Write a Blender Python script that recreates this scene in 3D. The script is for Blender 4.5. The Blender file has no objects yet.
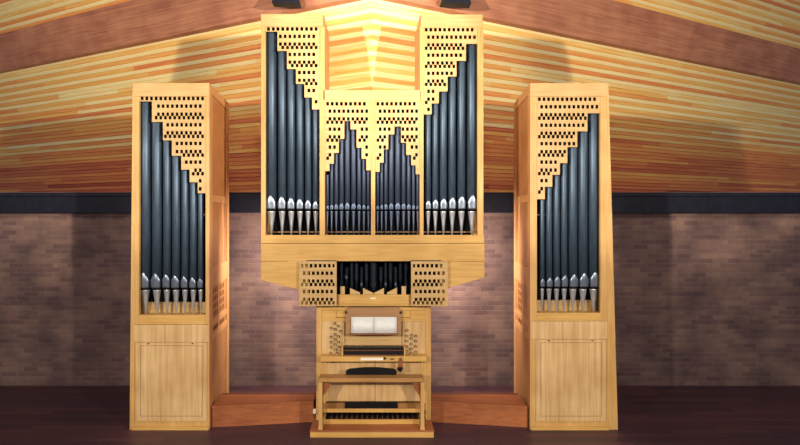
import bpy, bmesh, math, random
from mathutils import Vector
random.seed(7)
scn = bpy.context.scene
COL = scn.collection
F = 532.0; CX = 372.0; HY = 214.0; CAMZ = 2.84
def X(px, Y=7.0): return (px-CX)*Y/F
def Z(py, Y=7.0): return CAMZ-(py-HY)*Y/F

# ---------------------------------------------------------------- materials
def nmat(name):
    m = bpy.data.materials.new(name); m.use_nodes = True
    nt = m.node_tree; b = nt.nodes['Principled BSDF']
    return m, nt, b
def s2l(c):
    return tuple(((v/255)/12.92 if v/255 <= .04045 else ((v/255+.055)/1.055)**2.4) for v in c)+(1,)
def wood(name, c1, c2, axis='Z', rough=.45, scale=1.0, spec=.35, knots=0.0):
    m, nt, b = nmat(name); N = nt.nodes; L = nt.links
    tc = N.new('ShaderNodeTexCoord'); mp = N.new('ShaderNodeMapping')
    s = {'X': (1.0, 22, 22), 'Y': (22, 1.0, 22), 'Z': (22, 22, 1.0), 'H': (.8, .8, 22)}[axis]
    mp.inputs['Scale'].default_value = tuple(v*scale for v in s)
    L.new(tc.outputs['Object'], mp.inputs['Vector'])
    no = N.new('ShaderNodeTexNoise'); no.inputs['Scale'].default_value = 1.6; no.inputs['Detail'].default_value = 5; no.inputs['Distortion'].default_value = .6
    L.new(mp.outputs[0], no.inputs['Vector'])
    n2 = N.new('ShaderNodeTexNoise'); n2.inputs['Scale'].default_value = 2.2; n2.inputs['Detail'].default_value = 2
    L.new(tc.outputs['Object'], n2.inputs['Vector'])
    mx = N.new('ShaderNodeMath'); mx.operation = 'MULTIPLY_ADD'; mx.inputs[1].default_value = .45
    L.new(n2.outputs['Fac'], mx.inputs[0]); 
    m2 = N.new('ShaderNodeMath'); m2.operation = 'MULTIPLY'; m2.inputs[1].default_value = .55
    L.new(no.outputs['Fac'], m2.inputs[0]); L.new(m2.outputs[0], mx.inputs[2])
    r = N.new('ShaderNodeValToRGB'); r.color_ramp.elements[0].position = .33; r.color_ramp.elements[1].position = .66
    r.color_ramp.elements[0].color = s2l(c1); r.color_ramp.elements[1].color = s2l(c2)
    L.new(mx.outputs[0], r.inputs[0]); L.new(r.outputs[0], b.inputs['Base Color'])
    b.inputs['Roughness'].default_value = rough; b.inputs['Specular IOR Level'].default_value = spec
    return m
def plain(name, c, rough=.5, metal=0.0, spec=.5, noise=0.0):
    m, nt, b = nmat(name); N = nt.nodes; L = nt.links
    tc = N.new('ShaderNodeTexCoord'); no = N.new('ShaderNodeTexNoise'); no.inputs['Scale'].default_value = 9; no.inputs['Detail'].default_value = 4
    L.new(tc.outputs['Object'], no.inputs['Vector'])
    r = N.new('ShaderNodeValToRGB'); base = s2l(c)
    r.color_ramp.elements[0].position = .3; r.color_ramp.elements[1].position = .7
    r.color_ramp.elements[0].color = tuple(v*(1-noise) for v in base[:3])+(1,)
    r.color_ramp.elements[1].color = tuple(min(1, v*(1+noise)) for v in base[:3])+(1,)
    L.new(no.outputs['Fac'], r.inputs[0]); L.new(r.outputs[0], b.inputs['Base Color'])
    b.inputs['Roughness'].default_value = rough; b.inputs['Metallic'].default_value = metal; b.inputs['Specular IOR Level'].default_value = spec
    return m
M = {}
M['oakv'] = wood('oak_vertical', (178, 132, 72), (208, 166, 102), 'Z')
M['oakh'] = wood('oak_horizontal', (182, 136, 68), (212, 168, 94), 'X')
M['oakd'] = wood('oak_door', (178, 138, 86), (216, 180, 128), 'Z', scale=.7)
M['oaks'] = wood('oak_side', (184, 128, 78), (212, 160, 104), 'Z')
M['oakp'] = wood('oak_side_panel', (158, 104, 60), (188, 134, 82), 'Z')
M['shade'] = wood('shade_wood', (174, 138, 84), (203, 167, 112), 'X')
M['seatwood'] = wood('seat_wood', (150, 106, 58), (184, 136, 80), 'X')
M['brown'] = wood('brown_wood', (112, 62, 32), (150, 92, 50), 'X')
M['redwood'] = wood('red_wood', (132, 72, 42), (172, 104, 60), 'X', rough=.5)
M['beamwood'] = wood('beam_wood', (160, 98, 74), (206, 142, 104), 'H', rough=.6, scale=.8)
M['desk'] = wood('desk_wood', (128, 86, 44), (160, 114, 62), 'X')
M['dark'] = plain('interior_shadow', (16, 15, 18), .9, 0, .1, .2)  # near-black colour stands for the shade inside cases and openings
M['groove'] = plain('groove_shadow_brown', (112, 66, 30), .8, 0, .1, .1)
M['slot'] = plain('slot_brown', (128, 80, 44), .8, 0, .1, .1)
M['black'] = plain('black_cloth_recess', (14, 12, 14), .8, 0, .2, .2)
M['key'] = plain('black_key', (16, 13, 14), .35, 0, .5, .1)
M['sharp'] = plain('sharp_key', (38, 31, 29), .35, 0, .5, .1)
M['pedal'] = plain('pedal_key', (30, 24, 28), .4, 0, .4, .2)
M['navy'] = plain('navy_steel', (22, 24, 38), .6, 0, .3, .3)
M['white'] = plain('ivory_white', (236, 226, 205), .5, 0, .4, .04)
M['knobface'] = plain('knob_face', (214, 186, 140), .4, 0, .4, .1)
M['knob'] = plain('knob_dark', (52, 32, 22), .35, 0, .5, .1)
def metal(name, c, rough, met, vary=.25):
    m, nt, b = nmat(name); N = nt.nodes; L = nt.links
    tc = N.new('ShaderNodeTexCoord'); mp = N.new('ShaderNodeMapping'); mp.inputs['Scale'].default_value = (14, 14, 2.2)
    no = N.new('ShaderNodeTexNoise'); no.inputs['Scale'].default_value = 2; no.inputs['Detail'].default_value = 6
    L.new(tc.outputs['Object'], mp.inputs[0]); L.new(mp.outputs[0], no.inputs['Vector'])
    r = N.new('ShaderNodeValToRGB'); base = s2l(c)
    r.color_ramp.elements[0].position = .3; r.color_ramp.elements[1].position = .7
    r.color_ramp.elements[0].color = tuple(v*(1-vary) for v in base[:3])+(1,)
    r.color_ramp.elements[1].color = tuple(min(1, v*(1+vary)) for v in base[:3])+(1,)
    L.new(no.outputs['Fac'], r.inputs[0]); L.new(r.outputs[0], b.inputs['Base Color'])
    b.inputs['Roughness'].default_value = rough; b.inputs['Metallic'].default_value = met
    return m
M['pipe'] = metal('pipe_slate', (66, 82, 98), .46, .55)
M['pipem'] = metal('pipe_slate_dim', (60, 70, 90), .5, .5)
M['lip'] = metal('pipe_lip', (136, 146, 160), .3, .8, .08)
M['foot'] = metal('pipe_foot', (204, 206, 210), .32, .7, .15)
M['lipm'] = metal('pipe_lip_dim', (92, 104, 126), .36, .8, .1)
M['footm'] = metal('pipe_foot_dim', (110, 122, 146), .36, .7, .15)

def brick_mat():
    m, nt, b = nmat('brick'); N = nt.nodes; L = nt.links
    tc = N.new('ShaderNodeTexCoord'); sp = N.new('ShaderNodeSeparateXYZ'); cb = N.new('ShaderNodeCombineXYZ')
    L.new(tc.outputs['Object'], sp.inputs[0]); L.new(sp.outputs['X'], cb.inputs['X']); L.new(sp.outputs['Z'], cb.inputs['Y'])
    br = N.new('ShaderNodeTexBrick'); L.new(cb.outputs[0], br.inputs['Vector'])
    br.inputs['Scale'].default_value = 1; br.inputs['Brick Width'].default_value = .24; br.inputs['Row Height'].default_value = .078
    br.inputs['Mortar Size'].default_value = .007; br.inputs['Mortar Smooth'].default_value = .3
    br.inputs['Color1'].default_value = s2l((146, 116, 102)); br.inputs['Color2'].default_value = s2l((116, 88, 84))
    br.inputs['Mortar'].default_value = s2l((138, 116, 108))
    no = N.new('ShaderNodeTexNoise'); no.inputs['Scale'].default_value = 1.6; no.inputs['Detail'].default_value = 7
    L.new(tc.outputs['Object'], no.inputs['Vector'])
    r = N.new('ShaderNodeValToRGB'); r.color_ramp.elements[0].position = .3; r.color_ramp.elements[1].position = .7
    r.color_ramp.elements[0].color = (.36, .34, .42, 1); r.color_ramp.elements[1].color = (1, .97, .93, 1)
    L.new(no.outputs['Fac'], r.inputs[0])
    mx = N.new('ShaderNodeMix'); mx.data_type = 'RGBA'; mx.blend_type = 'MULTIPLY'; mx.inputs['Factor'].default_value = 1
    L.new(br.outputs['Color'], mx.inputs['A']); L.new(r.outputs[0], mx.inputs['B']); L.new(mx.outputs['Result'], b.inputs['Base Color'])
    bp = N.new('ShaderNodeBump'); bp.inputs['Strength'].default_value = .5; bp.inputs['Distance'].default_value = .01; bp.invert = True
    L.new(br.outputs['Fac'], bp.inputs['Height']); L.new(bp.outputs[0], b.inputs['Normal'])
    b.inputs['Roughness'].default_value = .85
    return m
M['brick'] = brick_mat()
def floor_mat():
    m, nt, b = nmat('floor_boards'); N = nt.nodes; L = nt.links
    tc = N.new('ShaderNodeTexCoord')
    br = N.new('ShaderNodeTexBrick'); L.new(tc.outputs['Object'], br.inputs['Vector'])
    br.inputs['Scale'].default_value = 1; br.inputs['Brick Width'].default_value = 1.3; br.inputs['Row Height'].default_value = .13
    br.inputs['Mortar Size'].default_value = .004
    br.inputs['Color1'].default_value = s2l((82, 48, 52)); br.inputs['Color2'].default_value = s2l((58, 36, 46)); br.inputs['Mortar'].default_value = s2l((22, 14, 20))
    L.new(br.outputs['Color'], b.inputs['Base Color']); b.inputs['Roughness'].default_value = .5
    return m
M['floor'] = floor_mat()
def plank_mat():
    m, nt, b = nmat('cedar_planks'); N = nt.nodes; L = nt.links
    at = N.new('ShaderNodeAttribute'); at.attribute_name = 'board'
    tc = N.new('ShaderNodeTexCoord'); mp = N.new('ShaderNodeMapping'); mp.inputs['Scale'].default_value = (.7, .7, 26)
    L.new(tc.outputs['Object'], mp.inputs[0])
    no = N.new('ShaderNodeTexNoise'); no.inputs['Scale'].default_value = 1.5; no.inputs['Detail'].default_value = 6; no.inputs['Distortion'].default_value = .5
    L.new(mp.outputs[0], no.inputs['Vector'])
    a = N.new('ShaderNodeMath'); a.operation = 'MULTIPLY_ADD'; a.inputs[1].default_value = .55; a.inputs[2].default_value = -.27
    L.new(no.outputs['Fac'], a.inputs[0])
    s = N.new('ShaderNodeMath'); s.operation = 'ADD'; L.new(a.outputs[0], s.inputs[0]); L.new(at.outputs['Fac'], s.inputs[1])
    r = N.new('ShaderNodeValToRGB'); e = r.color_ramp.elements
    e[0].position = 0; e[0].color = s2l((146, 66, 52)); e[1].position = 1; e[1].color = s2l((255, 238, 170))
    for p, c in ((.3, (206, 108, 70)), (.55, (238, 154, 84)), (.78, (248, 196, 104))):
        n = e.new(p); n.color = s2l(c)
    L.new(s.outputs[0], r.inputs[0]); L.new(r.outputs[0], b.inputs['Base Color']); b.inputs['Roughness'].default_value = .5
    b.inputs['Specular IOR Level'].default_value = .3
    return m
M['plank'] = plank_mat()
def page_mat():
    m, nt, b = nmat('printed_page'); N = nt.nodes; L = nt.links
    tc = N.new('ShaderNodeTexCoord'); sp = N.new('ShaderNodeSeparateXYZ'); L.new(tc.outputs['Object'], sp.inputs[0])
    w = N.new('ShaderNodeTexWave'); w.bands_direction = 'Z'; w.inputs['Scale'].default_value = 22; w.inputs['Distortion'].default_value = 0
    L.new(tc.outputs['Object'], w.inputs['Vector'])
    no = N.new('ShaderNodeTexNoise'); no.inputs['Scale'].default_value = 90; L.new(tc.outputs['Object'], no.inputs['Vector'])
    mu = N.new('ShaderNodeMath'); mu.operation = 'MULTIPLY'; L.new(w.outputs['Fac'], mu.inputs[0]); L.new(no.outputs['Fac'], mu.inputs[1])
    r = N.new('ShaderNodeValToRGB'); r.color_ramp.elements[0].position = .2; r.color_ramp.elements[1].position = .55
    r.color_ramp.elements[0].color = s2l((236, 234, 228)); r.color_ramp.elements[1].color = s2l((165, 163, 158))
    L.new(mu.outputs[0], r.inputs[0]); L.new(r.outputs[0], b.inputs['Base Color']); b.inputs['Roughness'].default_value = .7
    return m
M['page'] = page_mat()

# ---------------------------------------------------------------- object helpers
def thing(name, label, cat, loc, group=None):
    o = bpy.data.objects.new(name, None); COL.objects.link(o); o.location = loc; o.empty_display_size = .1
    o['label'] = label; o['category'] = cat
    if group: o['group'] = group
    o.matrix_world.translation = Vector(loc)
    return o
def origin(o):
    v = Vector((0, 0, 0))
    while o is not None:
        v += o.location; o = o.parent
    return v
def build(name, bm, mat, parent=None, smooth=False, origin_at=None, bevel=0):
    bmesh.ops.recalc_face_normals(bm, faces=bm.faces[:])
    me = bpy.data.meshes.new(name)
    if parent is None and origin_at is None:
        org = Vector((0, 0, 0))
    else:
        org = Vector(origin_at) if origin_at is not None else origin(parent)
    for v in bm.verts: v.co -= org
    bm.to_mesh(me); bm.free()
    me.materials.append(mat)
    if smooth:
        for p in me.polygons: p.use_smooth = True
    o = bpy.data.objects.new(name, me); COL.objects.link(o)
    if parent is not None:
        o.parent = parent
        o.location = org-origin(parent)
    else:
        o.location = org
    if bevel:
        b = o.modifiers.new('bevel', 'BEVEL'); b.width = bevel; b.segments = 2; b.limit_method = 'ANGLE'
    return o
def tag(o, label, cat, group=None):
    o['label'] = label; o['category'] = cat
    if group: o['group'] = group
    return o
def hexa(bm, p):
    """p: 8 points, bottom 4 then top 4"""
    v = [bm.verts.new(q) for q in p]
    for f in ((0,1,2,3), (4,5,6,7), (0,1,5,4), (1,2,6,5), (2,3,7,6), (3,0,4,7)):
        bm.faces.new([v[i] for i in f])
def box(bm, x0, x1, y0, y1, z0, z1):
    hexa(bm, [(x0,y0,z0),(x1,y0,z0),(x1,y1,z0),(x0,y1,z0),(x0,y0,z1),(x1,y0,z1),(x1,y1,z1),(x0,y1,z1)])
def prism(bm, pts, y0, y1):
    """pts: (x,z) polygon extruded along Y"""
    a = [bm.verts.new((x, y0, z)) for x, z in pts]; b = [bm.verts.new((x, y1, z)) for x, z in pts]
    n = len(pts); bm.faces.new(a); bm.faces.new(b[::-1])
    for i in range(n):
        bm.faces.new([a[i], a[(i+1) % n], b[(i+1) % n], b[i]])
def prism_z(bm, pts, z0, z1):
    a = [bm.verts.new((x, y, z0)) for x, y in pts]; b = [bm.verts.new((x, y, z1)) for x, y in pts]
    n = len(pts); bm.faces.new(a); bm.faces.new(b[::-1])
    for i in range(n):
        bm.faces.new([a[i], a[(i+1) % n], b[(i+1) % n], b[i]])
def lathe(bm, cx, cy, prof, seg=20, cap=True):
    rings = []
    for r, z in prof:
        rings.append([bm.verts.new((cx+r*math.cos(2*math.pi*k/seg), cy+r*math.sin(2*math.pi*k/seg), z)) for k in range(seg)])
    for a, b in zip(rings, rings[1:]):
        for k in range(seg):
            bm.faces.new([a[k], a[(k+1) % seg], b[(k+1) % seg], b[k]])
    if cap:
        bm.faces.new(rings[0]); bm.faces.new(rings[-1])
def B(name, x0, x1, y0, y1, z0, z1, mat, parent, bevel=.003):
    bm = bmesh.new(); box(bm, min(x0,x1), max(x0,x1), y0, y1, min(z0,z1), max(z0,z1))
    return build(name, bm, M[mat], parent, bevel=bevel)
def PB(name, px0, px1, py0, py1, y0, y1, mat, parent, bevel=.003, Y=7.0):
    return B(name, X(px0, Y), X(px1, Y), y0, y1, Z(py1, Y), Z(py0, Y), mat, parent, bevel)

def grid_board(bm, xs, zs, solid, y0, y1):
    nx, nz = len(xs)-1, len(zs)-1
    cache = {}
    def V(i, j, s):
        k = (i, j, s)
        if k not in cache: cache[k] = bm.verts.new((xs[i], y0 if s == 0 else y1, zs[j]))
        return cache[k]
    def S(i, j): return 0 <= i < nx and 0 <= j < nz and solid[i][j]
    for i in range(nx):
        for j in range(nz):
            if not solid[i][j]: continue
            bm.faces.new([V(i,j,0), V(i+1,j,0), V(i+1,j+1,0), V(i,j+1,0)])
            bm.faces.new([V(i,j,1), V(i,j+1,1), V(i+1,j+1,1), V(i+1,j,1)])
            if not S(i-1, j): bm.faces.new([V(i,j,0), V(i,j+1,0), V(i,j+1,1), V(i,j,1)])
            if not S(i+1, j): bm.faces.new([V(i+1,j,0), V(i+1,j,1), V(i+1,j+1,1), V(i+1,j+1,0)])
            if not S(i, j-1): bm.faces.new([V(i,j,0), V(i,j,1), V(i+1,j,1), V(i+1,j,0)])
            if not S(i, j+1): bm.faces.new([V(i,j+1,0), V(i+1,j+1,0), V(i+1,j+1,1), V(i,j+1,1)])

def shade(parent, px0, px1, ptop, steps, rowA, period, pitch, y0=7.012, y1=7.018, pbot=None, Y=7.0, mat='shade', name='pipe_shade', wfrac=.5):
    """perforated board; steps = [(x0,x1,bottom_py)]; rows follow the photo's rhythm of single and paired rows"""
    hw = pitch*wfrac
    n = int((px1-px0-1.6)/pitch*2)
    cols = []   # hole intervals per half-pitch phase
    start = px0+1.6
    xb = [px0, px1]
    half = pitch/2
    k = 0; A = []; Bc = []
    x = start
    while x+half < px1-1.0:
        (A if k % 2 == 0 else Bc).append((x-.22, x+half+.22)); x += half; k += 1
    rows = []
    y = rowA
    rows.append((y-1.8, y+1.8, A))
    b0 = rowA+period*.405-1.5
    while b0 < 330:
        rows.append((b0-.25, b0+3.35, Bc))
        rows.append((b0+period*.42, b0+period*.42+period*.19, Bc))
        rows.append((b0+period*.61, b0+period*.61+period*.19, A))
        b0 += period
    xs = set([px0, px1]); 
    for a, b in A+Bc: xs.add(round(a,3)); xs.add(round(b,3))
    for a, b, c in steps: xs.add(round(a,3)); xs.add(round(b,3))
    xs = sorted(v for v in xs if px0 <= v <= px1)
    lim = max(c for _, _, c in steps)
    ys = set([ptop])
    for a, b, c in rows:
        if a < lim: ys.add(round(a,3)); ys.add(round(b,3))
    for _, _, c in steps: ys.add(round(c,3))
    ys = sorted(v for v in ys if ptop <= v <= lim)
    def bottom(x):
        for a, b, c in steps:
            if a <= x <= b: return c
        return lim
    solid = []
    for i in range(len(xs)-1):
        xm = (xs[i]+xs[i+1])/2; col = []
        for j in range(len(ys)-1):
            ym = (ys[j]+ys[j+1])/2
            s = ym < bottom(xm)
            if s:
                for a, b, hs in rows:
                    if a < ym < b:
                        for h0, h1 in hs:
                            if h0 < xm < h1:
                                if b < min(bottom(h0+.05), bottom(h1-.05), bottom(h0-.5), bottom(h1+.5))+.1: s = False
                        break
            col.append(s)
        solid.append(col[::-1])
    bm = bmesh.new()
    grid_board(bm, [X(v, Y) for v in xs], [Z(v, Y) for v in ys[::-1]], solid, y0, y1)
    return build(name, bm, M[mat], parent)

# ---------------------------------------------------------------- organ pipe
def pipe(cx, w, top, tip, mouth, footb, label, group, dim=False, Yc=None, gap=2.0, zbase=0):
    r0 = w/2
    Yc = 7.066+r0*1.12*7.1/F
    r = r0*Yc/F
    x = X(cx, Yc); zt = Z(top, Yc); zp = Z(tip, Yc); zm = Z(mouth, Yc); zl = Z(mouth+gap, Yc); zb = zbase
    t = thing('organ_pipe', label, 'organ pipe', (x, Yc, zb), group)
    bm = bmesh.new()
    lathe(bm, x, Yc, [(r*.9, zm-.0), (r, zm+.002), (r, zt-.006), (r*.97, zt), (r*.9, zt), (r*.9, zt-.12)], 24, True)
    build('pipe_body', bm, M['pipem' if dim else 'pipe'], t, smooth=True)
    for o in t.children:
        pass
    # upper lip: raised leaf-shaped flat with a pointed top
    bm = bmesh.new(); NR = 10; NC = 8; grid = []
    H = zp-zm; ar = min(H*.55, r*1.5)
    for j in range(NR+1):
        f = j/NR; z = zm+H*f
        d = (zp-z)/ar
        wf = 1.0 if d >= 1 else max(0.0, d)**.8
        amax = math.radians(60)*max(.03, wf)
        # swells out from the tip down, flat near the mouth
        bulge = .20*r*min(1, max(0, (zp-z)/ar))
        row = []
        for k in range(NC+1):
            a = -amax+2*amax*k/NC
            rr = r*1.01+bulge*(1 if d <= 1 else max(.15, 1-.55*(d-1)))
            xx = rr*math.sin(a); yy = -rr*math.cos(a)
            flat = -rr*math.cos(amax*.55)
            q = .75*min(1, max(0, (zp-z)/ar))
            yy = yy*(1-q)+flat*q if abs(a) < amax*.98 else yy
            row.append(bm.verts.new((x+xx, Yc+yy, z)))
        grid.append(row)
    for j in range(NR):
        for k in range(NC):
            bm.faces.new([grid[j][k], grid[j][k+1], grid[j+1][k+1], grid[j+1][k]])
    o = build('upper_lip', bm, M['lipm' if dim else 'lip'], t, smooth=True)
    sm = o.modifiers.new('solid', 'SOLIDIFY'); sm.thickness = .002; sm.offset = -1
    bm = bmesh.new(); lathe(bm, x, Yc, [(r*.8, zl-.004), (r*.8, zm+.004)], 20)
    build('mouth', bm, M['dark'], t)
    bm = bmesh.new()
    lathe(bm, x, Yc, [(r*.1, zb), (r*.17, zb+.004), (r*.44, zb+(zl-zb)*.5), (r*.78, zl-.012), (r*.84, zl-.003), (r*.78, zl)], 20)
    build('pipe_foot', bm, M['footm' if dim else 'foot'], t, smooth=True)
    return t

ORD = ['tallest', 'second tallest', 'third tallest', 'fourth tallest', 'fifth tallest', 'sixth tallest', 'shortest']

# ---------------------------------------------------------------- side towers
def side_tower(sign, name_label, fx0, fx1, ox_top, ox_bot, bx_back, wx0, wx1, ytop, wtop, wbot, l1, l2, dx0, dx1, base, pipes, rowA, period, pitch, lipb):
    """fx0/fx1 = inner and outer front edges (px)"""
    YB = 8.3; Y0 = 7.0
    t = thing('organ_tower', name_label, 'organ case', ((X(fx0)+X(fx1))/2, 7.4, 0))
    ztop = Z(ytop)
    xi = X(fx0); xo_t = X(ox_top); xo_b = X(ox_bot); xib = X(bx_back, YB)
    sg = sign
    lo, hi = (fx1, fx0) if sign < 0 else (fx0, fx1)
    # outer side board, slightly splayed toward the floor
    bm = bmesh.new(); inner = X(fx1)
    prism(bm, [(inner, 0), (xo_b, 0), (xo_t, ztop), (inner, ztop)], Y0, YB)
    build('outer_side', bm, M['oakv'], t, bevel=.003)
    # inner side board (quadrilateral in plan)
    th = .03*-sg
    bm = bmesh.new()
    # th points outwards from the centre for the board thickness
    a = .035*sg
    prism_z(bm, [(xi, Y0+.051), (xi+a, Y0+.051), (xib+a, YB), (xib, YB)], 0, ztop)
    build('inner_side', bm, M['oakp'], t, bevel=.002)
    # frame and panels on the inner side
    def sidept(u, z, off):
        yy = Y0+(YB-Y0)*u; xx = xi+(xib-xi)*u
        return (xx-sg*off, yy, z)
    def sideboard(bm, u0, u1, z0, z1, off0=-.004, off1=.012):
        hexa(bm, [sidept(u0,z0,off0), sidept(u1,z0,off0), sidept(u1,z0,off1), sidept(u0,z0,off1),
                  sidept(u0,z1,off0), sidept(u1,z1,off0), sidept(u1,z1,off1), sidept(u0,z1,off1)])
    zb_ = [0, .12, 1.16, 1.30, 1.38, 1.80, 2.0, 3.0, 3.12, ztop-.12, ztop]
    bm = bmesh.new()
    sideboard(bm, 0, .13, 0, ztop); sideboard(bm, .87, 1, 0, ztop)
    for z0, z1 in ((0, .1), (1.14, 1.22), (1.32, 1.40), (1.86, 2.12), (3.0, 3.1), (ztop-.12, ztop)):
        sideboard(bm, .13, .87, z0, z1)
    sideboard(bm, .66, .70, 2.12, 3.0, -.004, .008)
    build('side_frame', bm, M['oaks'], t, bevel=.002)
    bm = bmesh.new()
    for r_ in range(4):
        zc = 1.47+r_*.105
        for c_ in range(2):
            for k in range(3):
                u = .2+c_*.31+k*.085
                hh = .036
                sideboard(bm, u, u+.055, zc-hh, zc+hh, -.001, .003)
    for c_ in range(2):
        sideboard(bm, .2+c_*.31, .2+c_*.31+.225, 1.24, 1.30, -.001, .003)
    build('vent_slots', bm, M['slot'], t)
    # front
    xl, xh = X(lo), X(hi)
    z1_, z2_ = Z(l1), Z(l2)
    B('header_panel', xl, xh, Y0-.002, Y0+.04, Z(wtop), ztop, 'shade', t)
    B('stile', xl, X(wx0), Y0, Y0+.05, z1_, Z(wtop), 'oakv', t)
    B('stile', X(wx1), xh, Y0, Y0+.05, z1_, Z(wtop), 'oakv', t)
    B('bottom_rail', X(wx0), X(wx1), Y0, Y0+.05, z1_, Z(wbot), 'oakh', t)
    B('apron_board', xl, xh, Y0-.002, Y0+.05, z2_, z1_-.004, 'oakd', t)
    # door
    zb2 = Z(base)
    B('lower_frame', xl, xh, Y0+.006, Y0+.05, .0, z2_-.004, 'oakv', t)
    d = B('door', X(dx0), X(dx1), Y0-.008, Y0+.02, Z(421), z2_-.008, 'oakd', t, .002)
    bm = bmesh.new(); ax0, ax1, az0, az1 = X(dx0+4.5), X(dx1-4.5), Z(416), z2_-.045; g = .004
    yy0, yy1 = Y0-.0095, Y0-.004
    box(bm, ax0, ax1, yy0, yy1, az0, az0+g); box(bm, ax0, ax1, yy0, yy1, az1-g, az1)
    box(bm, ax0, ax0+g, yy0, yy1, az0, az1); box(bm, ax1-g, ax1, yy0, yy1, az0, az1)
    build('door_groove', bm, M['groove'], d)
    for f in (.18, .8):
        bm = bmesh.new(); c = X(dx0)+(X(dx1)-X(dx0))*f
        box(bm, c-.012, c+.012, Y0-.014, Y0-.006, z2_-.026, z2_-.012); build('door_catch', bm, M['knob'], d)
    B('plinth', xl-(.02 if sign < 0 else 0), xh+(.02 if sign > 0 else 0), Y0-.02, Y0+.02, 0, .05, 'oakh', t)
    # top, back, floor of the pipe compartment
    bm = bmesh.new(); prism_z(bm, [(xi+a, Y0+.04), (X(fx1), Y0+.04), (X(fx1), YB), (xib+a, YB)], ztop-.03, ztop-.002)
    build('top_board', bm, M['oakh'], t)
    B('back_panel', min(xib+a, X(fx1)), max(xib+a, X(fx1)), 7.42, 7.46, Z(wbot)-.02, ztop-.03, 'dark', t, 0)  # black panel paints the shade behind the tower pipes
    B('rear_board', min(xib+a, X(fx1)), max(xib+a, X(fx1)), YB-.03, YB, 0, ztop-.03, 'oakv', t, 0)
    B('toe_board', xl+.035, xh-.035, Y0+.05, 7.42, Z(wbot)-.06, Z(wbot)-.012, 'oakh', t, 0)
    B('toe_backing', xl+.05, xh-.05, 7.24, 7.27, Z(wbot)-.012, Z(wbot)+.13, 'shade', t, 0)
    B('pipe_stay', xl+.035, xh-.035, 7.26, 7.29, Z(215.6), Z(214), 'desk', t, 0)
    # shade
    steps = []
    P = sorted(pipes, key=lambda p: p[0])
    for i, (x0, x1, tp) in enumerate(P):
        a0 = wx0 if i == 0 else (P[i-1][1]+x0)/2
        a1 = wx1 if i == len(P)-1 else (x1+P[i+1][0])/2
        if i == len(P)-1 and sign < 0: a1 = x1+.8
        if i == 0 and sign > 0: a0 = x0-.8
        steps.append((a0, a1, tp-.8))
    if sign < 0 and steps[-1][1] < wx1: steps.append((steps[-1][1], wx1, steps[-1][2]+0))
    if sign > 0 and steps[0][0] > wx0: steps.insert(0, (wx0, steps[0][0], steps[0][2]))
    shade(t, wx0, wx1, wtop, steps, rowA, period, pitch)
    side = 'left' if sign < 0 else 'right'
    order = sorted(pipes, key=lambda p: p[2])
    for i, (x0, x1, tp) in enumerate(order):
        lt = lipb[0]+(lipb[1]-lipb[0])*i/(len(order)-1)
        where = {0: 'by its outer edge', len(order)-1: 'beside its inner edge'}.get(i, 'in the stepped row')
        pipe((x0+x1)/2, (x1-x0)-.7, tp, lt, lipb[2], lipb[3],
             '%s slate grey metal pipe of the %s side tower, %s' % (ORD[i], side, where), 'pipes of the %s side tower' % side, zbase=Z(wbot)-.0112)
    return t

LP = [(139.4,151.3,102),(151.8,162.3,122.6),(162.9,171.2,141),(171.8,180.6,156.5),(181.2,189,170.3),(189.5,197.2,183),(197.6,203.8,194)]
RP = [(588,598.6,113.9),(577.8,587.7,132),(568,577.5,147.8),(560.5,567.6,163.9),(553,560,175.5),(545.5,552.4,187.5),(539.4,544.8,200)]
side_tower(-1, 'left freestanding oak organ tower with pipes descending in steps toward the middle', 208.5, 134.2, 132.5, 129.5, 228.4, 139, 205.5, 83, 96.5, 315, 324.5, 342, 136, 207, 429, LP, 98.3, 18.7, 4.65, (271.5, 278, 287.5, 314))
side_tower(1, 'right freestanding oak organ tower with pipes rising in steps toward the outside', 531, 607, 608.5, 618, 514.6, 537, 600.5, 83, 96.5, 313, 321, 339, 536, 606, 429, RP, 99, 18.5, 4.6, (271, 278.5, 286.5, 311.5))

# ---------------------------------------------------------------- main case
mc = thing('organ_case', 'tall central oak organ case with twin towers above the console', 'organ case', (0, 7.4, Z(304)))
YF, YBk = 7.0, 7.86
PB('header_panel', 261, 323, 14, 26.5, YF-.002, YF+.04, 'shade', mc)
PB('header_panel', 421, 482.5, 14.5, 27, YF-.002, YF+.04, 'shade', mc)
PB('header_panel', 323.2, 420.8, 90, 100, YF, YF+.04, 'shade', mc)
for a, b, tp in ((261, 265.5, 26.5), (319.6, 324.8, 26.5), (371, 375.2, 100), (419.8, 423.6, 27), (477.6, 483.5, 27)):
    PB('stile', a, b, tp, 235, YF, YF+.05, 'oakv', mc)
PB('bottom_rail', 261, 484, 235, 243.2, YF-.004, YF+.0195, 'oakh', mc)
B('seam_backing', X(262), X(483), YF+.02, YF+.06, Z(246), Z(240), 'dark', mc, 0)  # added dark box, blocks light leaking through the seam
PB('lower_board', 261, 484.5, 243.6, 261.2, YF-.002, YF+.0195, 'oakh', mc)
for sgn, pts in ((-1, [(261, 261.6), (309, 261.6), (309, 304), (299, 304), (299, 290), (261, 280)]), (1, [(484.5, 261.6), (439, 261.6), (439, 304), (448, 304), (448, 288), (484.5, 277.5)])):
    bm = bmesh.new(); prism(bm, [(X(a), Z(b)) for a, b in pts], YF, YBk-.01); build('corbel', bm, M['oakh'], mc, bevel=.003)
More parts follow.
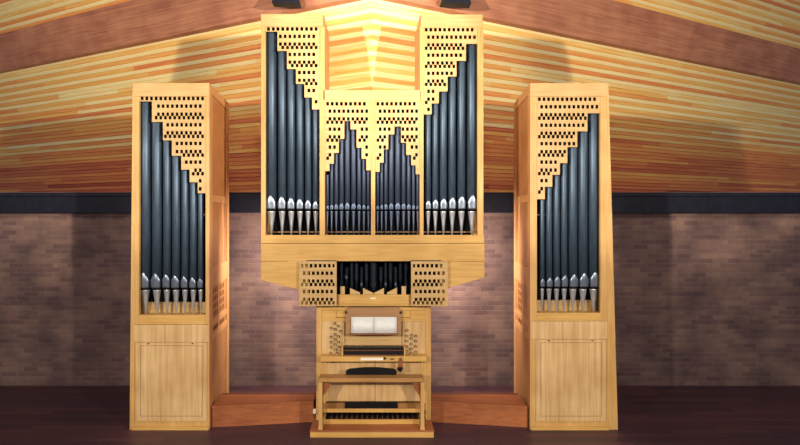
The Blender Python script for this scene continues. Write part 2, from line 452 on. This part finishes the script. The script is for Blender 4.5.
# side boards
B('side_board', X(261), X(261)+.03, YF+.05, YBk, Z(261), Z(14.5), 'oakv', mc)
B('side_board', X(483.5)-.03, X(483.5), YF+.05, YBk, Z(261), Z(14.5), 'oakv', mc)
B('tower_side', X(321), X(324), YF+.041, YBk, Z(235), Z(14), 'oaks', mc)
B('tower_side', X(420), X(422.8), YF+.041, YBk, Z(235), Z(14), 'oaks', mc)
B('top_board', X(261)+.03, X(321), YF+.04, YBk, Z(15.5), Z(14.2), 'oakh', mc, 0)
B('top_board', X(423), X(483.5)-.03, YF+.04, YBk, Z(15.8), Z(14.4), 'oakh', mc, 0)
B('top_board', X(324), X(420), YF+.04, YBk, Z(92), Z(90.2), 'oakh', mc, 0)
B('rear_board', X(261)+.03, X(321), YBk-.03, YBk, Z(261), Z(15.5), 'oakv', mc, 0)
B('rear_board', X(423), X(483.5)-.03, YBk-.03, YBk, Z(261), Z(15.5), 'oakv', mc, 0)
B('rear_board', X(324), X(420), YBk-.03, YBk, Z(261), Z(92), 'oakv', mc, 0)
for a, b, tp in ((264, 320.8, 16), (324.2, 419.8, 92.5), (423, 479, 16)):
    B('back_panel', X(a), X(b), 7.42, 7.45, Z(237), Z(tp), 'dark', mc, 0)  # shade inside the main case is put into this panel's black
    B('toe_board', X(a), X(b), 7.05, 7.42, Z(241), Z(236), 'dark', mc, 0)
    B('pipe_rack', X(a), X(b), 7.27, 7.3, Z(233.4), Z(232), 'desk', mc, 0)
B('pipe_stay', X(264), X(320.8), 7.26, 7.28, Z(210.5), Z(208.5), 'dark', mc, 0)
ML = [(265.8,277,32),(277.6,286.6,51.5),(287,295.6,69.6),(296,304,84.5),(304.5,311.7,98),(312.2,319.4,110)]
MR = [(466.5,477.2,44.4),(457,465.8,61.4),(448,456.3,77),(439.3,447.5,92),(431.9,438.8,104),(424.6,431.5,115)]
CL = [(325.4,329.2,174.7),(329.7,333.6,164.4),(334,338.5,153.6),(339,344,139.6),(344.5,350.2,121.5),(350.8,356.3,130),(356.8,361.4,148.4),(361.8,366,159.5),(366.5,370.5,171)]
CR = [(375.6,379.4,172.6),(380,383.4,163.3),(383.9,388,150),(388.5,394,135),(394.7,400.8,127),(401.3,406,143.4),(406.5,411.1,155.7),(411.6,415.4,166),(416,419.4,175)]
def mk_steps(P, w0, w1):
    P = sorted(P); s = []
    for i, (a, b, c) in enumerate(P):
        a0 = w0 if i == 0 else (P[i-1][1]+a)/2; a1 = w1 if i == len(P)-1 else (b+P[i+1][0])/2
        s.append((a0, a1, c-.8))
    return s
shade(mc, 265.5, 319.6, 26.5, mk_steps(ML, 265.5, 319.6), 28.6, 18.1, 4.77)
shade(mc, 423.6, 477.6, 27, mk_steps(MR, 423.6, 477.6), 29.4, 18.1, 4.6)
shade(mc, 324.8, 371, 100, mk_steps(CL, 324.8, 371), 103.6, 18.0, 4.6)
shade(mc, 375.2, 419.8, 100, mk_steps(CR, 375.2, 419.8), 103.6, 18.0, 4.55)
O6 = ['tallest', 'second tallest', 'third tallest', 'fourth tallest', 'fifth tallest', 'shortest']
for side, PP, tips in (('left', ML, (195, 201)), ('right', MR, (194.6, 200.5))):
    for i, (a, b, c) in enumerate(PP):
        pipe((a+b)/2, b-a-.8, c, tips[0]+(tips[1]-tips[0])*i/5, 209.2, 235, '%s slate grey pipe in the %s tower of the central case' % (O6[i], side), 'pipes of the central case %s tower' % side, zbase=Z(236)+.0008)
POS = ['leftmost', 'second from left', 'third from left', 'fourth from left', 'fifth from left', 'fourth from right', 'third from right', 'second from right', 'rightmost']
for side, PP in (('left', CL), ('right', CR)):
    for i, (a, b, c) in enumerate(PP):
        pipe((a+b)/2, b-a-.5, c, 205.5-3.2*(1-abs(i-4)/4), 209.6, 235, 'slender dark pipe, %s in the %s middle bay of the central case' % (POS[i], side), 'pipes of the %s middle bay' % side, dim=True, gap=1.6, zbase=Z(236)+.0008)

# ---- small division behind the two perforated doors
B('cavity_back', X(305), X(443), 7.55, 7.6, Z(304), Z(261), 'dark', mc, 0)  # black back paints the darkness of the cavity
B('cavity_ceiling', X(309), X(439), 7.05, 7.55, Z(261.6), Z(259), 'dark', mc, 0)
B('cavity_floor', X(299), X(448), 6.99, YBk, Z(306), Z(304), 'oakh', mc)
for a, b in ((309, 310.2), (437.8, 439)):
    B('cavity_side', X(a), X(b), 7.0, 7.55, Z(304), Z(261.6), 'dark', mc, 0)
PB('front_rail', 337, 411, 294.5, 303.6, 6.975, 7.02, 'oakh', mc)
PB('rail_block', 337, 339.3, 294, 303.8, 6.965, 6.975, 'desk', mc, .001)
PB('rail_block', 408.7, 411, 294, 303.8, 6.965, 6.975, 'desk', mc, .001)
bm = bmesh.new(); box(bm, X(370.5), X(375.5), 6.971, 6.975, Z(298.6), Z(297.4)); build('name_inlay', bm, M['white'], mc)
for pts in ([(340.3,286.5),(344.8,286.5),(344.8,294.8),(340.3,294.8)], [(350,288),(360,292.6),(360,294.8),(350,294.8)], [(363,288),(373.3,293),(373.3,294.8),(363,294.8)],
            [(374,293),(384,288),(384,294.8),(374,294.8)], [(387,292.6),(397,287.5),(397,294.8),(387,294.8)], [(401.6,286.3),(406,286.3),(406,294.8),(401.6,294.8)]):
    bm = bmesh.new(); prism(bm, [(X(a, 7.05), Z(b, 7.05)) for a, b in pts], 7.05, 7.07); build('lower_shade', bm, M['shade'], mc, bevel=.001)
small = [(341.5,3.2),(346.5,4.2),(351.8,3.2),(356.5,4.6),(361.6,3.0),(366.5,4.4),(373.6,7.4),(381,4.4),(385.6,3.0),(390.5,4.6),(395.6,3.2),(400.6,4.2),(406,3.4)]
names = ['leftmost', 'second from left', 'third from left', 'fourth from left', 'fifth from left', 'sixth from left', 'wide middle one', 'sixth from right', 'fifth from right', 'fourth from right', 'third from right', 'second from right', 'rightmost']
M['pipei'] = metal('pipe_inner', (26, 32, 44), .35, .5)
for i, (c, w) in enumerate(small):
    Yp = 7.22+.05*(i % 2); r = w*.5*Yp/F; xx = X(c, Yp); z0, z1 = Z(305), Z(262.2 + (5 if i % 3 == 1 else 0), Yp)
    if z1 > Z(261.6): z1 = Z(261.6)-.005
    zm = Z(284-(i % 2)*7, Yp)
    t = thing('inner_pipe', 'small dark pipe in the opening above the console, %s' % names[i], 'organ pipe', (xx, Yp, Z(304)), 'small dark pipes above the console')
    bm = bmesh.new(); lathe(bm, xx, Yp, [(r, zm), (r, z1)], 14); build('pipe_body', bm, M['pipei'], t, smooth=False)
    bm = bmesh.new(); box(bm, xx-r*.6, xx+r*.6, Yp-r*1.04, Yp-r*.6, zm-.018, zm+.02); build('mouth', bm, M['lipm' if i in (1, 4, 8, 10) else 'pipei'], t)
    bm = bmesh.new(); lathe(bm, xx, Yp, [(r*.2, Z(304)+.001), (r*.9, zm-.02), (r*.8, zm)], 14); build('pipe_foot', bm, M['pipei'], t, smooth=True)
# perforated doors
def pdoor(px0, px1, side, hinge_left):
    Yd = 6.93
    t = thing('grille_door', 'perforated pale wood door at the %s of the small opening above the console' % side, 'door', (X(px0 if hinge_left else px1, Yd), Yd, Z(306, Yd)))
    o = shade(t, px0, px1, 261.3, [(px0, px1, 306)], 265.8, 18.3, 4.55, y0=6.93, y1=6.95, Y=6.93, name='perforated_board')
    B('back_frame', X(px0, Yd)+.01, X(px0, Yd)+.03, 6.95, 6.99, Z(305, Yd), Z(262.5, Yd), 'oakv', t)
    B('back_frame', X(px1, Yd)-.03, X(px1, Yd)-.01, 6.95, 6.99, Z(305, Yd), Z(262.5, Yd), 'oakv', t)
    bm = bmesh.new()
    if hinge_left: pts = [(X(307), 6.95), (X(336.4), 6.94), (X(336.4), 6.995), (X(307), 6.995)]
    else: pts = [(X(411.2), 6.94), (X(441), 6.95), (X(441), 6.995), (X(411.2), 6.995)]
    prism_z(bm, pts, Z(262.0, 6.95), Z(260.4, 6.95)); build('shadow_gap_strip', bm, M['knob'], t)
    return t
pdoor(299.2, 336.6, 'left', True)
pdoor(411.1, 447.8, 'right', False)

# ---------------------------------------------------------------- platform, walkways
CXo = X(373.2, 7.0)
st = thing('platform', 'low oak platform step under the bench and console', 'platform', (CXo, 7.1, 0))
B('top_deck', -.79, .79, 6.75, 7.86, .07, .09, 'redwood', st)
B('front_board', -.785, .785, 6.755, 6.785, 0, .0695, 'oakh', st)
for s in (-1, 1):
    bm = bmesh.new(); box(bm, min(s*.785, s*.755), max(s*.785, s*.755), 6.785, 7.86, 0, .0695); build('side_board', bm, M['redwood'], st)
for s, side in ((-1, 'left'), (1, 'right')):
    w = thing('walkway', 'low reddish wooden walkway between the console and the %s tower' % side, 'walkway', (s*1.46, 7.3, 0))
    xo = 2.132 if s < 0 else 2.07
    bm = bmesh.new(); prism_z(bm, [(s*xo, 7.06), (s*.8, 7.25), (s*.8, 7.6), (s*(xo), 7.6)], .26, .285); build('top_deck', bm, M['redwood'], w, bevel=.002)
    bm = bmesh.new(); prism_z(bm, [(s*xo, 7.075), (s*.8, 7.262), (s*.8, 7.29), (s*xo, 7.10)], 0, .26); build('front_board', bm, M['redwood'], w, bevel=.002)
    bm = bmesh.new(); box(bm, min(s*.8, s*xo), max(s*.8, s*xo), 7.57, 7.6, 0, .26); build('back_board', bm, M['brown'], w)
    bm = bmesh.new(); a0, a1 = (1.22, 1.35) if True else (0, 0)
    # narrow moulding line along the deck's rear
    box(bm, min(s*.8, s*xo), max(s*.8, s*xo), 7.54, 7.56, .285, .291); build('rear_strip', bm, M['knob'], w)
# small white socket on the left walkway
sk = thing('wall_socket', 'small white socket box on the left walkway beside the console', 'socket', (-.79, 7.24, .16))
bm = bmesh.new(); box(bm, -.80, -.76, 7.215, 7.25, .13, .19); build('housing', bm, M['white'], sk, bevel=.003)
bm = bmesh.new(); box(bm, -.79, -.77, 7.212, 7.216, .15, .17); build('face', bm, M['page'], sk)

# ---------------------------------------------------------------- console
co = thing('organ_console', 'light oak organ console with two black keyboards and stop knobs', 'organ console', (CXo, 7.4, .09))
YC = 7.1
def CB(name, px0, px1, py0, py1, y0, y1, mat, parent=co, bevel=.002): return PB(name, px0, px1, py0, py1, y0, y1, mat, parent, bevel, Y=YC)
zt = Z(306)-.001
B('side_panel', X(316.3, YC), X(321.5, YC), YC, YBk-.02, .0905, zt, 'oakv', co)
B('side_panel', X(425.5, YC), X(431, YC), YC, YBk-.02, .0905, zt, 'oakv', co)
B('body', X(321.5, YC), X(425.5, YC), 7.3, YBk-.02, .0905, zt-.001, 'oakv', co, 0)
B('top_rail', X(321.5, YC), X(425.5, YC), YC, 7.3, Z(310.5, YC), zt, 'oakh', co)
CB('upper_board', 321.5, 425.5, 310.7, 321.3, YC+.006, 7.3, 'oakh')
# panel grooves beside the music desk
bm = bmesh.new()
for s in (-1, 1):
    c = 373.4
    xa, xb = sorted((X(c+s*37.3, YC), X(c+s*37.3, YC)+.004)); box(bm, xa, xb, YC+.002, YC+.008, Z(317.6, YC), Z(311, YC))
    xa, xb = sorted((X(c+s*37.3, YC), X(c+s*28, YC))); box(bm, xa, xb, YC+.002, YC+.008, Z(317.8, YC), Z(317.2, YC))
build('panel_groove', bm, M['slot'], co)
CB('stop_jamb', 321.5, 342.3, 321.5, 357, YC+.012, 7.3, 'oakd')
CB('stop_jamb', 404.6, 425.5, 321.5, 357, YC+.012, 7.3, 'oakd')
CB('jamb_post', 342.3, 344.3, 321.5, 346.5, YC-.005, YC+.12, 'shade')
CB('jamb_post', 402.6, 404.6, 321.5, 346.5, YC-.005, YC+.12, 'shade')
CB('music_back', 344.3, 402.6, 321.5, 346, YC+.03, YC+.06, 'shade')
# key bed
B('fascia_rail', X(321.5, YC), X(425.5, YC), 6.965, 7.3, Z(361.6, 6.97), Z(356.4, 6.97), 'oakh', co)
B('key_cheek', X(341.6, 6.97), X(343.1, 6.97), 6.967, 7.12, Z(356.3, 6.97), Z(346.8, 6.97), 'oakv', co)
B('key_cheek', X(404, 6.97), X(405.5, 6.97), 6.967, 7.12, Z(356.3, 6.97), Z(346.8, 6.97), 'oakv', co)
keyZ = [(Z(352.4, 6.98), 6.975, .045), (Z(347.6, 7.04), 7.035, .032)]
for mi, (kz, ky, kh) in enumerate(keyZ):
    x0, x1 = X(343.4, 6.98), X(403.7, 6.98); n = 33; kw = (x1-x0)/n
    bm = bmesh.new(); box(bm, x0, x1, ky+.02, 7.16, kz-.036, kz-.024)
    k = build('keyboard', bm, M['brown'], co)
    B('key_slip', x0, x1, ky+.002, ky+.018, kz-.041, kz-.032, 'brown', k, .001)
    base = None
    for i in range(n):
        if base is None:
            bm = bmesh.new(); box(bm, x0+.0006, x0+kw-.0006, ky, 7.15, kz-.03, kz+.004)
            base = build('natural_key', bm, M['key'], k, origin_at=(x0, ky, kz)); o = base
        else:
            o = base.copy(); COL.objects.link(o); o.parent = k; o.location = base.location+Vector((kw*i, 0, 0))
    sb = None
    for i in range(n-1):
        if i % 7 in (2, 6): continue
        xx = x0+kw*(i+1)
        if sb is None:
            bm = bmesh.new(); box(bm, xx-.005, xx+.005, ky+.04, ky+.10, kz+.004, kz+.012)
            sb = build('sharp_key', bm, M['sharp'], k, origin_at=(xx, ky, kz)); sx = xx
        else:
            o = sb.copy(); COL.objects.link(o); o.parent = k; o.location = sb.location+Vector((xx-sx, 0, 0))
PB('card_strip', 360.6, 383.3, 357.7, 360.3, 6.955, 6.9645, 'white', co, .001, Y=6.96)
PB('strip_end', 383.6, 385.8, 357.3, 359.4, 6.955, 6.9645, 'key', co, .001, Y=6.96)
PB('toggle', 390.5, 394, 358.6, 359.6, 6.955, 6.9645, 'key', co, .001, Y=6.96)
# knee panels
zk0, zk1 = Z(403, YC), Z(362.2, YC)
CB('knee_stile', 321.5, 326, 362.3, 403, YC+.0, 7.3, 'oakv')
CB('knee_stile', 412.5+8, 425.5, 362.3, 403, YC+.0, 7.3, 'oakv')
CB('knee_panel', 326, 375, 362.3, 401.5, YC+.01, 7.3, 'oakd')
CB('knee_panel', 375.4, 420.5, 362.3, 401.5, YC+.01, 7.3, 'oakd')
for px in (333.0, 412.5): CB('screw', px-.5, px+.5, 362.0, 363, YC-.006, YC+.01, 'knob')
CB('lower_rail', 321.5, 425.5, 403.2, 410, YC-.01, 7.3, 'desk')
CB('swell_recess', 345, 397.5, 401.6, 407.4, YC-.04, YC-.008, 'black')  # solid black block, its colour stands for the dark of an opening
B('kick_board', X(321.5, YC), X(425.5, YC), 7.235, 7.3, .0905, Z(410.2, YC), 'brown', co)
# stop knobs
lk = [(147,139),(168,155),(125,166),(150,174),(180,185),(150,205),(125,219),(170,217),(150,234),(125,250),(170,250),(150,265),(125,281),(172,278),(152,295),(122,315),(160,318),(184,305)]
rk = [(575,180),(602,208),(572,213),(628,213),(600,228),(570,243),(625,243),(600,260),(572,275),(625,275),(600,290),(572,305),(625,308),(600,318)]
kbase = None
for (kx, ky) in lk+rk:
    px, py = 310+kx/5.93, 300+ky/5.93; Ys = 7.08
    xx, zz = X(px, Ys), Z(py, Ys)
    if kbase is None:
        bm = bmesh.new()
        prof = [(.006, .033), (.006, .012), (.016, .008), (.018, 0.0), (.014, -.008)]
        rings = [[bm.verts.new((xx+r*math.cos(a*math.pi/6), Ys+d, zz+r*math.sin(a*math.pi/6))) for a in range(12)] for r, d in prof]
        for a, b in zip(rings, rings[1:]):
            for q in range(12): bm.faces.new([a[q], a[(q+1) % 12], b[(q+1) % 12], b[q]])
        bm.faces.new(rings[0]); bm.faces.new(rings[-1])
        kbase = build('stop_knob', bm, M['knob'], co, origin_at=(xx, Ys, zz))
        bm = bmesh.new()
        v = [bm.verts.new((xx+.008*math.cos(a*math.pi/6), Ys-.0088, zz+.008*math.sin(a*math.pi/6))) for a in range(12)]; bm.faces.new(v)
        kface = build('knob_face', bm, M['knobface'], kbase); base0 = Vector((xx, Ys, zz)); 
    else:
        o = kbase.copy(); COL.objects.link(o); o.parent = co; o.location = kbase.location+Vector((xx, Ys, zz))-base0
        f = kface.copy(); COL.objects.link(f); f.parent = o
# music desk
md = []
cx_, hw = 373.6, 28
pts = [(345.8, 334), (345.8, 311.2), (347, 308.6), (349.5, 307.6), (397.6, 307.6), (400, 308.6), (401.2, 311.2), (401.2, 334)]
bm = bmesh.new(); Ym = 7.03
pp = [(X(a, Ym), Z(b, Ym)) for a, b in pts]
zb0 = pp[0][1]
a_ = [bm.verts.new((x, 7.0+.18*(z-zb0), z)) for x, z in pp]; b_ = [bm.verts.new((x, 7.015+.18*(z-zb0), z)) for x, z in pp]
bm.faces.new(a_); bm.faces.new(b_[::-1])
for i in range(8): bm.faces.new([a_[i], a_[(i+1) % 8], b_[(i+1) % 8], b_[i]])
dk = build('music_desk', bm, M['desk'], co, bevel=.002)
B('ledge', X(349, 7.0), X(398, 7.0), 6.955, 7.012, Z(334, 7.0)-.004, Z(332.6, 7.0)-.004, 'brown', dk)
for s in (-1, 1):
    B('hinge', X(373.5+s*27.5)-.018, X(373.5+s*27.5)+.018, 7.04, 7.1, Z(313.5, 7.05), Z(311.5, 7.05), 'knob', dk)
# open sheet music
zl = Z(332.6, 7.0)-.004
sm = thing('sheet_music', 'open white book of printed sheet music on the console desk', 'sheet music', (X(373.8), 6.985, zl))
for s in (-1, 1):
    bm = bmesh.new(); hgt = .205; wd = X(397, 6.99)-X(374.2, 6.99); n = 6; rows = []
    for j in range(2):
        row = []
        for i in range(n+1):
            u = i/n; z = zl+.002+hgt*j; yy = 6.984+.18*hgt*j-.010*math.sin(math.pi*u)*1.0-.001
            row.append(bm.verts.new((X(374, 6.99)+s*(wd*u+.001), yy, z)))
        rows.append(row)
    for i in range(n): bm.faces.new([rows[0][i], rows[0][i+1], rows[1][i+1], rows[1][i]])
    o = build('page', bm, M['page'], sm, smooth=True); sd = o.modifiers.new('s', 'SOLIDIFY'); sd.thickness = .004; sd.offset = 0
# hanging brush under the keyboards
hb = thing('hand_brush', 'small reddish brown hand brush with dark tip hanging below the right of the keyboards', 'brush', (X(400.6, 6.95), 6.965, Z(371.5, 6.95)))
bm = bmesh.new(); prism(bm, [(X(a, 6.95), Z(b, 6.95)) for a, b in ((399.3,357.5),(402,357.5),(402.6,362),(402.6,367),(397.8,367),(398.6,362))], 6.93, 6.95); build('handle', bm, M['brown'], hb, bevel=.003)
bm = bmesh.new(); prism(bm, [(X(a, 6.95), Z(b, 6.95)) for a, b in ((397.6,367.1),(402.9,367.1),(403,369),(400.2,371.8),(396.8,369))], 6.925, 6.955); build('bristles', bm, M['black'], hb, bevel=.003)
bm = bmesh.new(); box(bm, X(400.2,6.95), X(401.4,6.95), 6.928, 6.9545, Z(359.8,6.95), Z(358.8,6.95)); build('hook', bm, M['lip'], hb)

# ---------------------------------------------------------------- bench
be = thing('organ_bench', 'oak organ bench with brown corner brackets in front of the console', 'bench', (CXo, 6.85, .09))
B('seat', X(318.6, 6.76), X(423.8, 6.76), 6.76, 6.95, .70, .75, 'seatwood', be, .006)
for px in (320.6, 422.4):
    xc = X(px, 6.8)
    bm = bmesh.new(); box(bm, xc-.024, xc+.024, 6.78, 6.93, .12, .70); box(bm, xc-.028, xc+.028, 6.77, 6.945, .0905, .125)
    build('leg', bm, M['oakv'], be, bevel=.003)
for s, px in ((1, 322.6), (-1, 420.4)):
    x0 = X(px, 6.8)
    pts = [(x0, .70), (x0+s*.10, .70), (x0+s*.085, .62), (x0+s*.045, .555), (x0, .50)]
    bm = bmesh.new(); prism(bm, pts, 6.83, 6.86); build('corner_bracket', bm, M['brown'], be, bevel=.002)
B('stretcher', X(322.8, 6.9), X(420.6, 6.9), 6.89, 6.915, Z(412.3, 6.9), Z(408.8, 6.9), 'oakh', be)
# black cushion on the bench
bm = bmesh.new(); xa, xb = X(346, 6.93), X(396.5, 6.93); n = 16; top = []
for i in range(n+1):
    u = i/n; top.append((xa+(xb-xa)*u, .752+.065+.028*math.sin(math.pi*u)**.8 if 0 < i < n else .752+.05))
pts = [(xa, .752)]+top+[(xb, .752)]
prism(bm, pts[:1]+pts[1:], 6.90, 6.945)
cu = build('bench_cushion', bm, M['black'], None, origin_at=((xa+xb)/2, 6.92, .752), bevel=.008)
tag(cu, 'black cushion with curved top on the rear edge of the bench', 'cushion')

# ---------------------------------------------------------------- pedalboard
pbd = thing('pedalboard', 'pedalboard of dark foot keys behind a pale front board', 'pedalboard', (CXo, 7.0, .09))
B('front_board', X(323, 6.96), X(422, 6.96), 6.955, 6.975, .0905, .152, 'oakh', pbd)
B('side_rail', X(323, 6.96), X(325, 6.96), 6.975, 7.225, .0905, .165, 'oakv', pbd)
B('side_rail', X(420, 6.96), X(422, 6.96), 6.975, 7.225, .0905, .165, 'oakv', pbd)
B('base_board', X(325, 6.96), X(420, 6.96), 6.975, 7.225, .0905, .11, 'dark', pbd, 0)
x0, x1 = X(326, 6.96), X(419, 6.96); n = 18; w = (x1-x0)/n; nb = None; sb = None
for i in range(n):
    if nb is None:
        bm = bmesh.new(); box(bm, x0+.012, x0+w-.012, 6.976, 7.22, .12, .15); nb = build('pedal', bm, M['pedal'], pbd, origin_at=(x0, 7, .16), bevel=.003)
        bm = bmesh.new(); box(bm, x0+w-.010, x0+w+.004, 6.976, 7.22, .12, .143); gb = build('felt_strip', bm, M['desk'], pbd, origin_at=(x0, 7, .16))
    else:
        o = nb.copy(); COL.objects.link(o); o.parent = pbd; o.location = nb.location+Vector((w*i, 0, 0))
        o = gb.copy(); COL.objects.link(o); o.parent = pbd; o.location = gb.location+Vector((w*i, 0, 0))
sx = None
for i in range(n-1):
    if i % 7 in (2, 6): continue
    xx = x0+w*(i+1)
    if sb is None:
        bm = bmesh.new(); box(bm, xx-.011, xx+.011, 7.09, 7.22, .143, .18); sb = build('sharp_pedal', bm, M['key'], pbd, origin_at=(xx, 7.1, .18), bevel=.003); sx = xx
    else:
        o = sb.copy(); COL.objects.link(o); o.parent = pbd; o.location = sb.location+Vector((xx-sx, 0, 0))

# ---------------------------------------------------------------- setting
def struct(name, bm, mat, smooth=False):
    o = build(name, bm, mat); o['kind'] = 'structure'; return o
bm = bmesh.new(); box(bm, -9, 9, -1.5, 12.5, -.1, 0); struct('floor', bm, M['floor'])
bm = bmesh.new(); box(bm, -9, 9, 8.8, 9.0, 0, 3.2); struct('wall_back', bm, M['brick'])
bm = bmesh.new(); box(bm, -9, 9, 8.68, 8.8, 2.86, 3.19); box(bm, -9, 9, 8.66, 8.8, 3.13, 3.17); struct('trim_1', bm, M['navy'])
def woodwall(sg, name):
    bm = bmesh.new(); lay = bm.loops.layers.float_color.new('board')
    me_rows = []
    m = 3.0; z = 2.95; dz = .072; L = 18.0
    u = Vector((sg*2, 1, 0)).normalized(); nrm = Vector((sg*-.0, -1, 0))
    def P(d, z, off):
        xx = u.x*d; yy = 8.8+.5*abs(xx)-(z-3.2)/m
        return Vector((xx, yy-off, z))
    kk = 0
    while z < 10.0:
        d = 0; zc = z
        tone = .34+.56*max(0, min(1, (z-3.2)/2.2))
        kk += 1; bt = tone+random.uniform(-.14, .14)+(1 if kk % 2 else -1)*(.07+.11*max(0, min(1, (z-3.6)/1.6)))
        while d < L:
            seg = random.uniform(2.5, 6) if d > 0 else random.uniform(1.5, 5)
            e = min(L, d+seg); val = max(0, min(1, bt+random.uniform(-.16, .16)))
            q = [P(d, z, .025), P(e, z, .025), P(e, z+dz, .0), P(d, z+dz, .0)]
            v = [bm.verts.new(a) for a in q]; f = bm.faces.new(v)
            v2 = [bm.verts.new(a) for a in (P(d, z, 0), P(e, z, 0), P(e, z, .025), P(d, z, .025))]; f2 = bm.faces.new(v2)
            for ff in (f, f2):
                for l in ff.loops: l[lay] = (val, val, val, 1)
            d = e
        z += dz
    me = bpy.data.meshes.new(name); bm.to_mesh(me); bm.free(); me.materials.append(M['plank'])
    o = bpy.data.objects.new(name, me); COL.objects.link(o); o['kind'] = 'structure'
    return o
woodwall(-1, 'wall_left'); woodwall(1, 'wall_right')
# sloping-away timber beams fixed along the planked walls
for sg, nm in ((-1, 'trim_2'), (1, 'trim_3')):
    bm = bmesh.new(); u = Vector((sg*2, 1, 0)).normalized()
    z0, z1 = 6.02, 6.72
    def P(d, z, off): return Vector((u.x*d, 8.8+.5*abs(u.x*d)-(z-3.2)/3-off, z))
    hexa(bm, [P(0,z0,.16), P(16,z0,.16), P(16,z0,.0), P(0,z0,.0), P(0,z1,.16), P(16,z1,.16), P(16,z1,.0), P(0,z1,.0)])
    struct(nm, bm, M['beamwood'])
for side, px0, px1 in (('left', 273, 301), ('right', 440, 470)):
    Yf = 8.12; xm = (X(px0, Yf)+X(px1, Yf))/2
    t = thing('ceiling_fixture', 'dark blue-black fixture high on the wall behind the %s central tower' % side, 'fixture', (xm, Yf, Z(6, Yf)))
    bm = bmesh.new(); prism(bm, [(X(px0, Yf), Z(5, Yf)), (X(px1, Yf), Z(6.5, Yf)), (X(px1-3, Yf), Z(-4, Yf)), (X(px0+4, Yf), Z(-4, Yf))], 8.0, 8.2); build('housing', bm, M['navy'], t, bevel=.006)
    bm = bmesh.new(); box(bm, xm-.05, xm+.05, 8.2, 8.62, Z(0, Yf), Z(-3, Yf)); build('bracket', bm, M['navy'], t)

# ---------------------------------------------------------------- lights
def spot(loc, target, energy, size, angle, col, blend=.6):
    l = bpy.data.lights.new('spot', 'SPOT'); l.energy = energy; l.shadow_soft_size = size; l.spot_size = math.radians(angle); l.spot_blend = blend; l.color = col
    o = bpy.data.objects.new('spot_light', l); COL.objects.link(o); o.location = loc
    o.rotation_euler = (Vector(target)-Vector(loc)).to_track_quat('-Z', 'Y').to_euler(); return o
def area(loc, target, energy, sx, sy, col):
    l = bpy.data.lights.new('area', 'AREA'); l.shape = 'RECTANGLE'; l.size = sx; l.size_y = sy; l.energy = energy; l.color = col
    o = bpy.data.objects.new('area_light', l); COL.objects.link(o); o.location = loc
    o.rotation_euler = (Vector(target)-Vector(loc)).to_track_quat('-Z', 'Y').to_euler(); return o
WARM = (1, .90, .76)
for sg in (1, -1):
    spot((sg*4.42, -.73, 3.88), (-sg*1.0, 7.4, 2.3), 1500, .10, 66, WARM, .35)
    spot((sg*4.42, -.55, 4.05), (-sg*5.4, 10.4, 6.6), 4000, .08, 43, (1, .88, .72), .4)  # extra narrow pair added to brighten the planked walls
    area((sg*6.5, 4.5, 5.8), (sg*5.4, 10.5, 5.2), 110, .8, .5, (1, .82, .66))  # added wall washers out of frame, fill for the planks
area((0, -.5, 4.2), (0, 7.2, 1.6), 200, 3.0, 1.6, (1, .93, .84))  # added soft front fill, mainly for the lower parts
area((0, 8.0, 3.9), (0, 8.6, 5.6), 15, 1.0, .2, (.7, .82, 1))
for sg in (1, -1): area((sg*1.0, 7.96, 2.5), (sg*1.9, 8.8, 1.0), 85, .5, .3, (1, .93, .88))  # unseen pair added behind the case to brighten the brick
w = bpy.data.worlds.new('World'); scn.world = w; w.use_nodes = True
w.node_tree.nodes['Background'].inputs[0].default_value = (.55, .6, .9, 1); w.node_tree.nodes['Background'].inputs[1].default_value = .2

cam = bpy.data.cameras.new('camera'); cam.sensor_width = 36; cam.lens = F/800*36
cam.shift_x = (400-CX)/800; cam.shift_y = -(222.5-HY)/800
co_ = bpy.data.objects.new('camera', cam); COL.objects.link(co_); co_.location = (0, 0, CAMZ); co_.rotation_euler = (math.pi/2, 0, 0)
scn.camera = co_
scn.view_settings.view_transform = 'Standard'; scn.view_settings.look = 'None'
try:
    scn.cycles.use_denoising = True
except Exception: pass
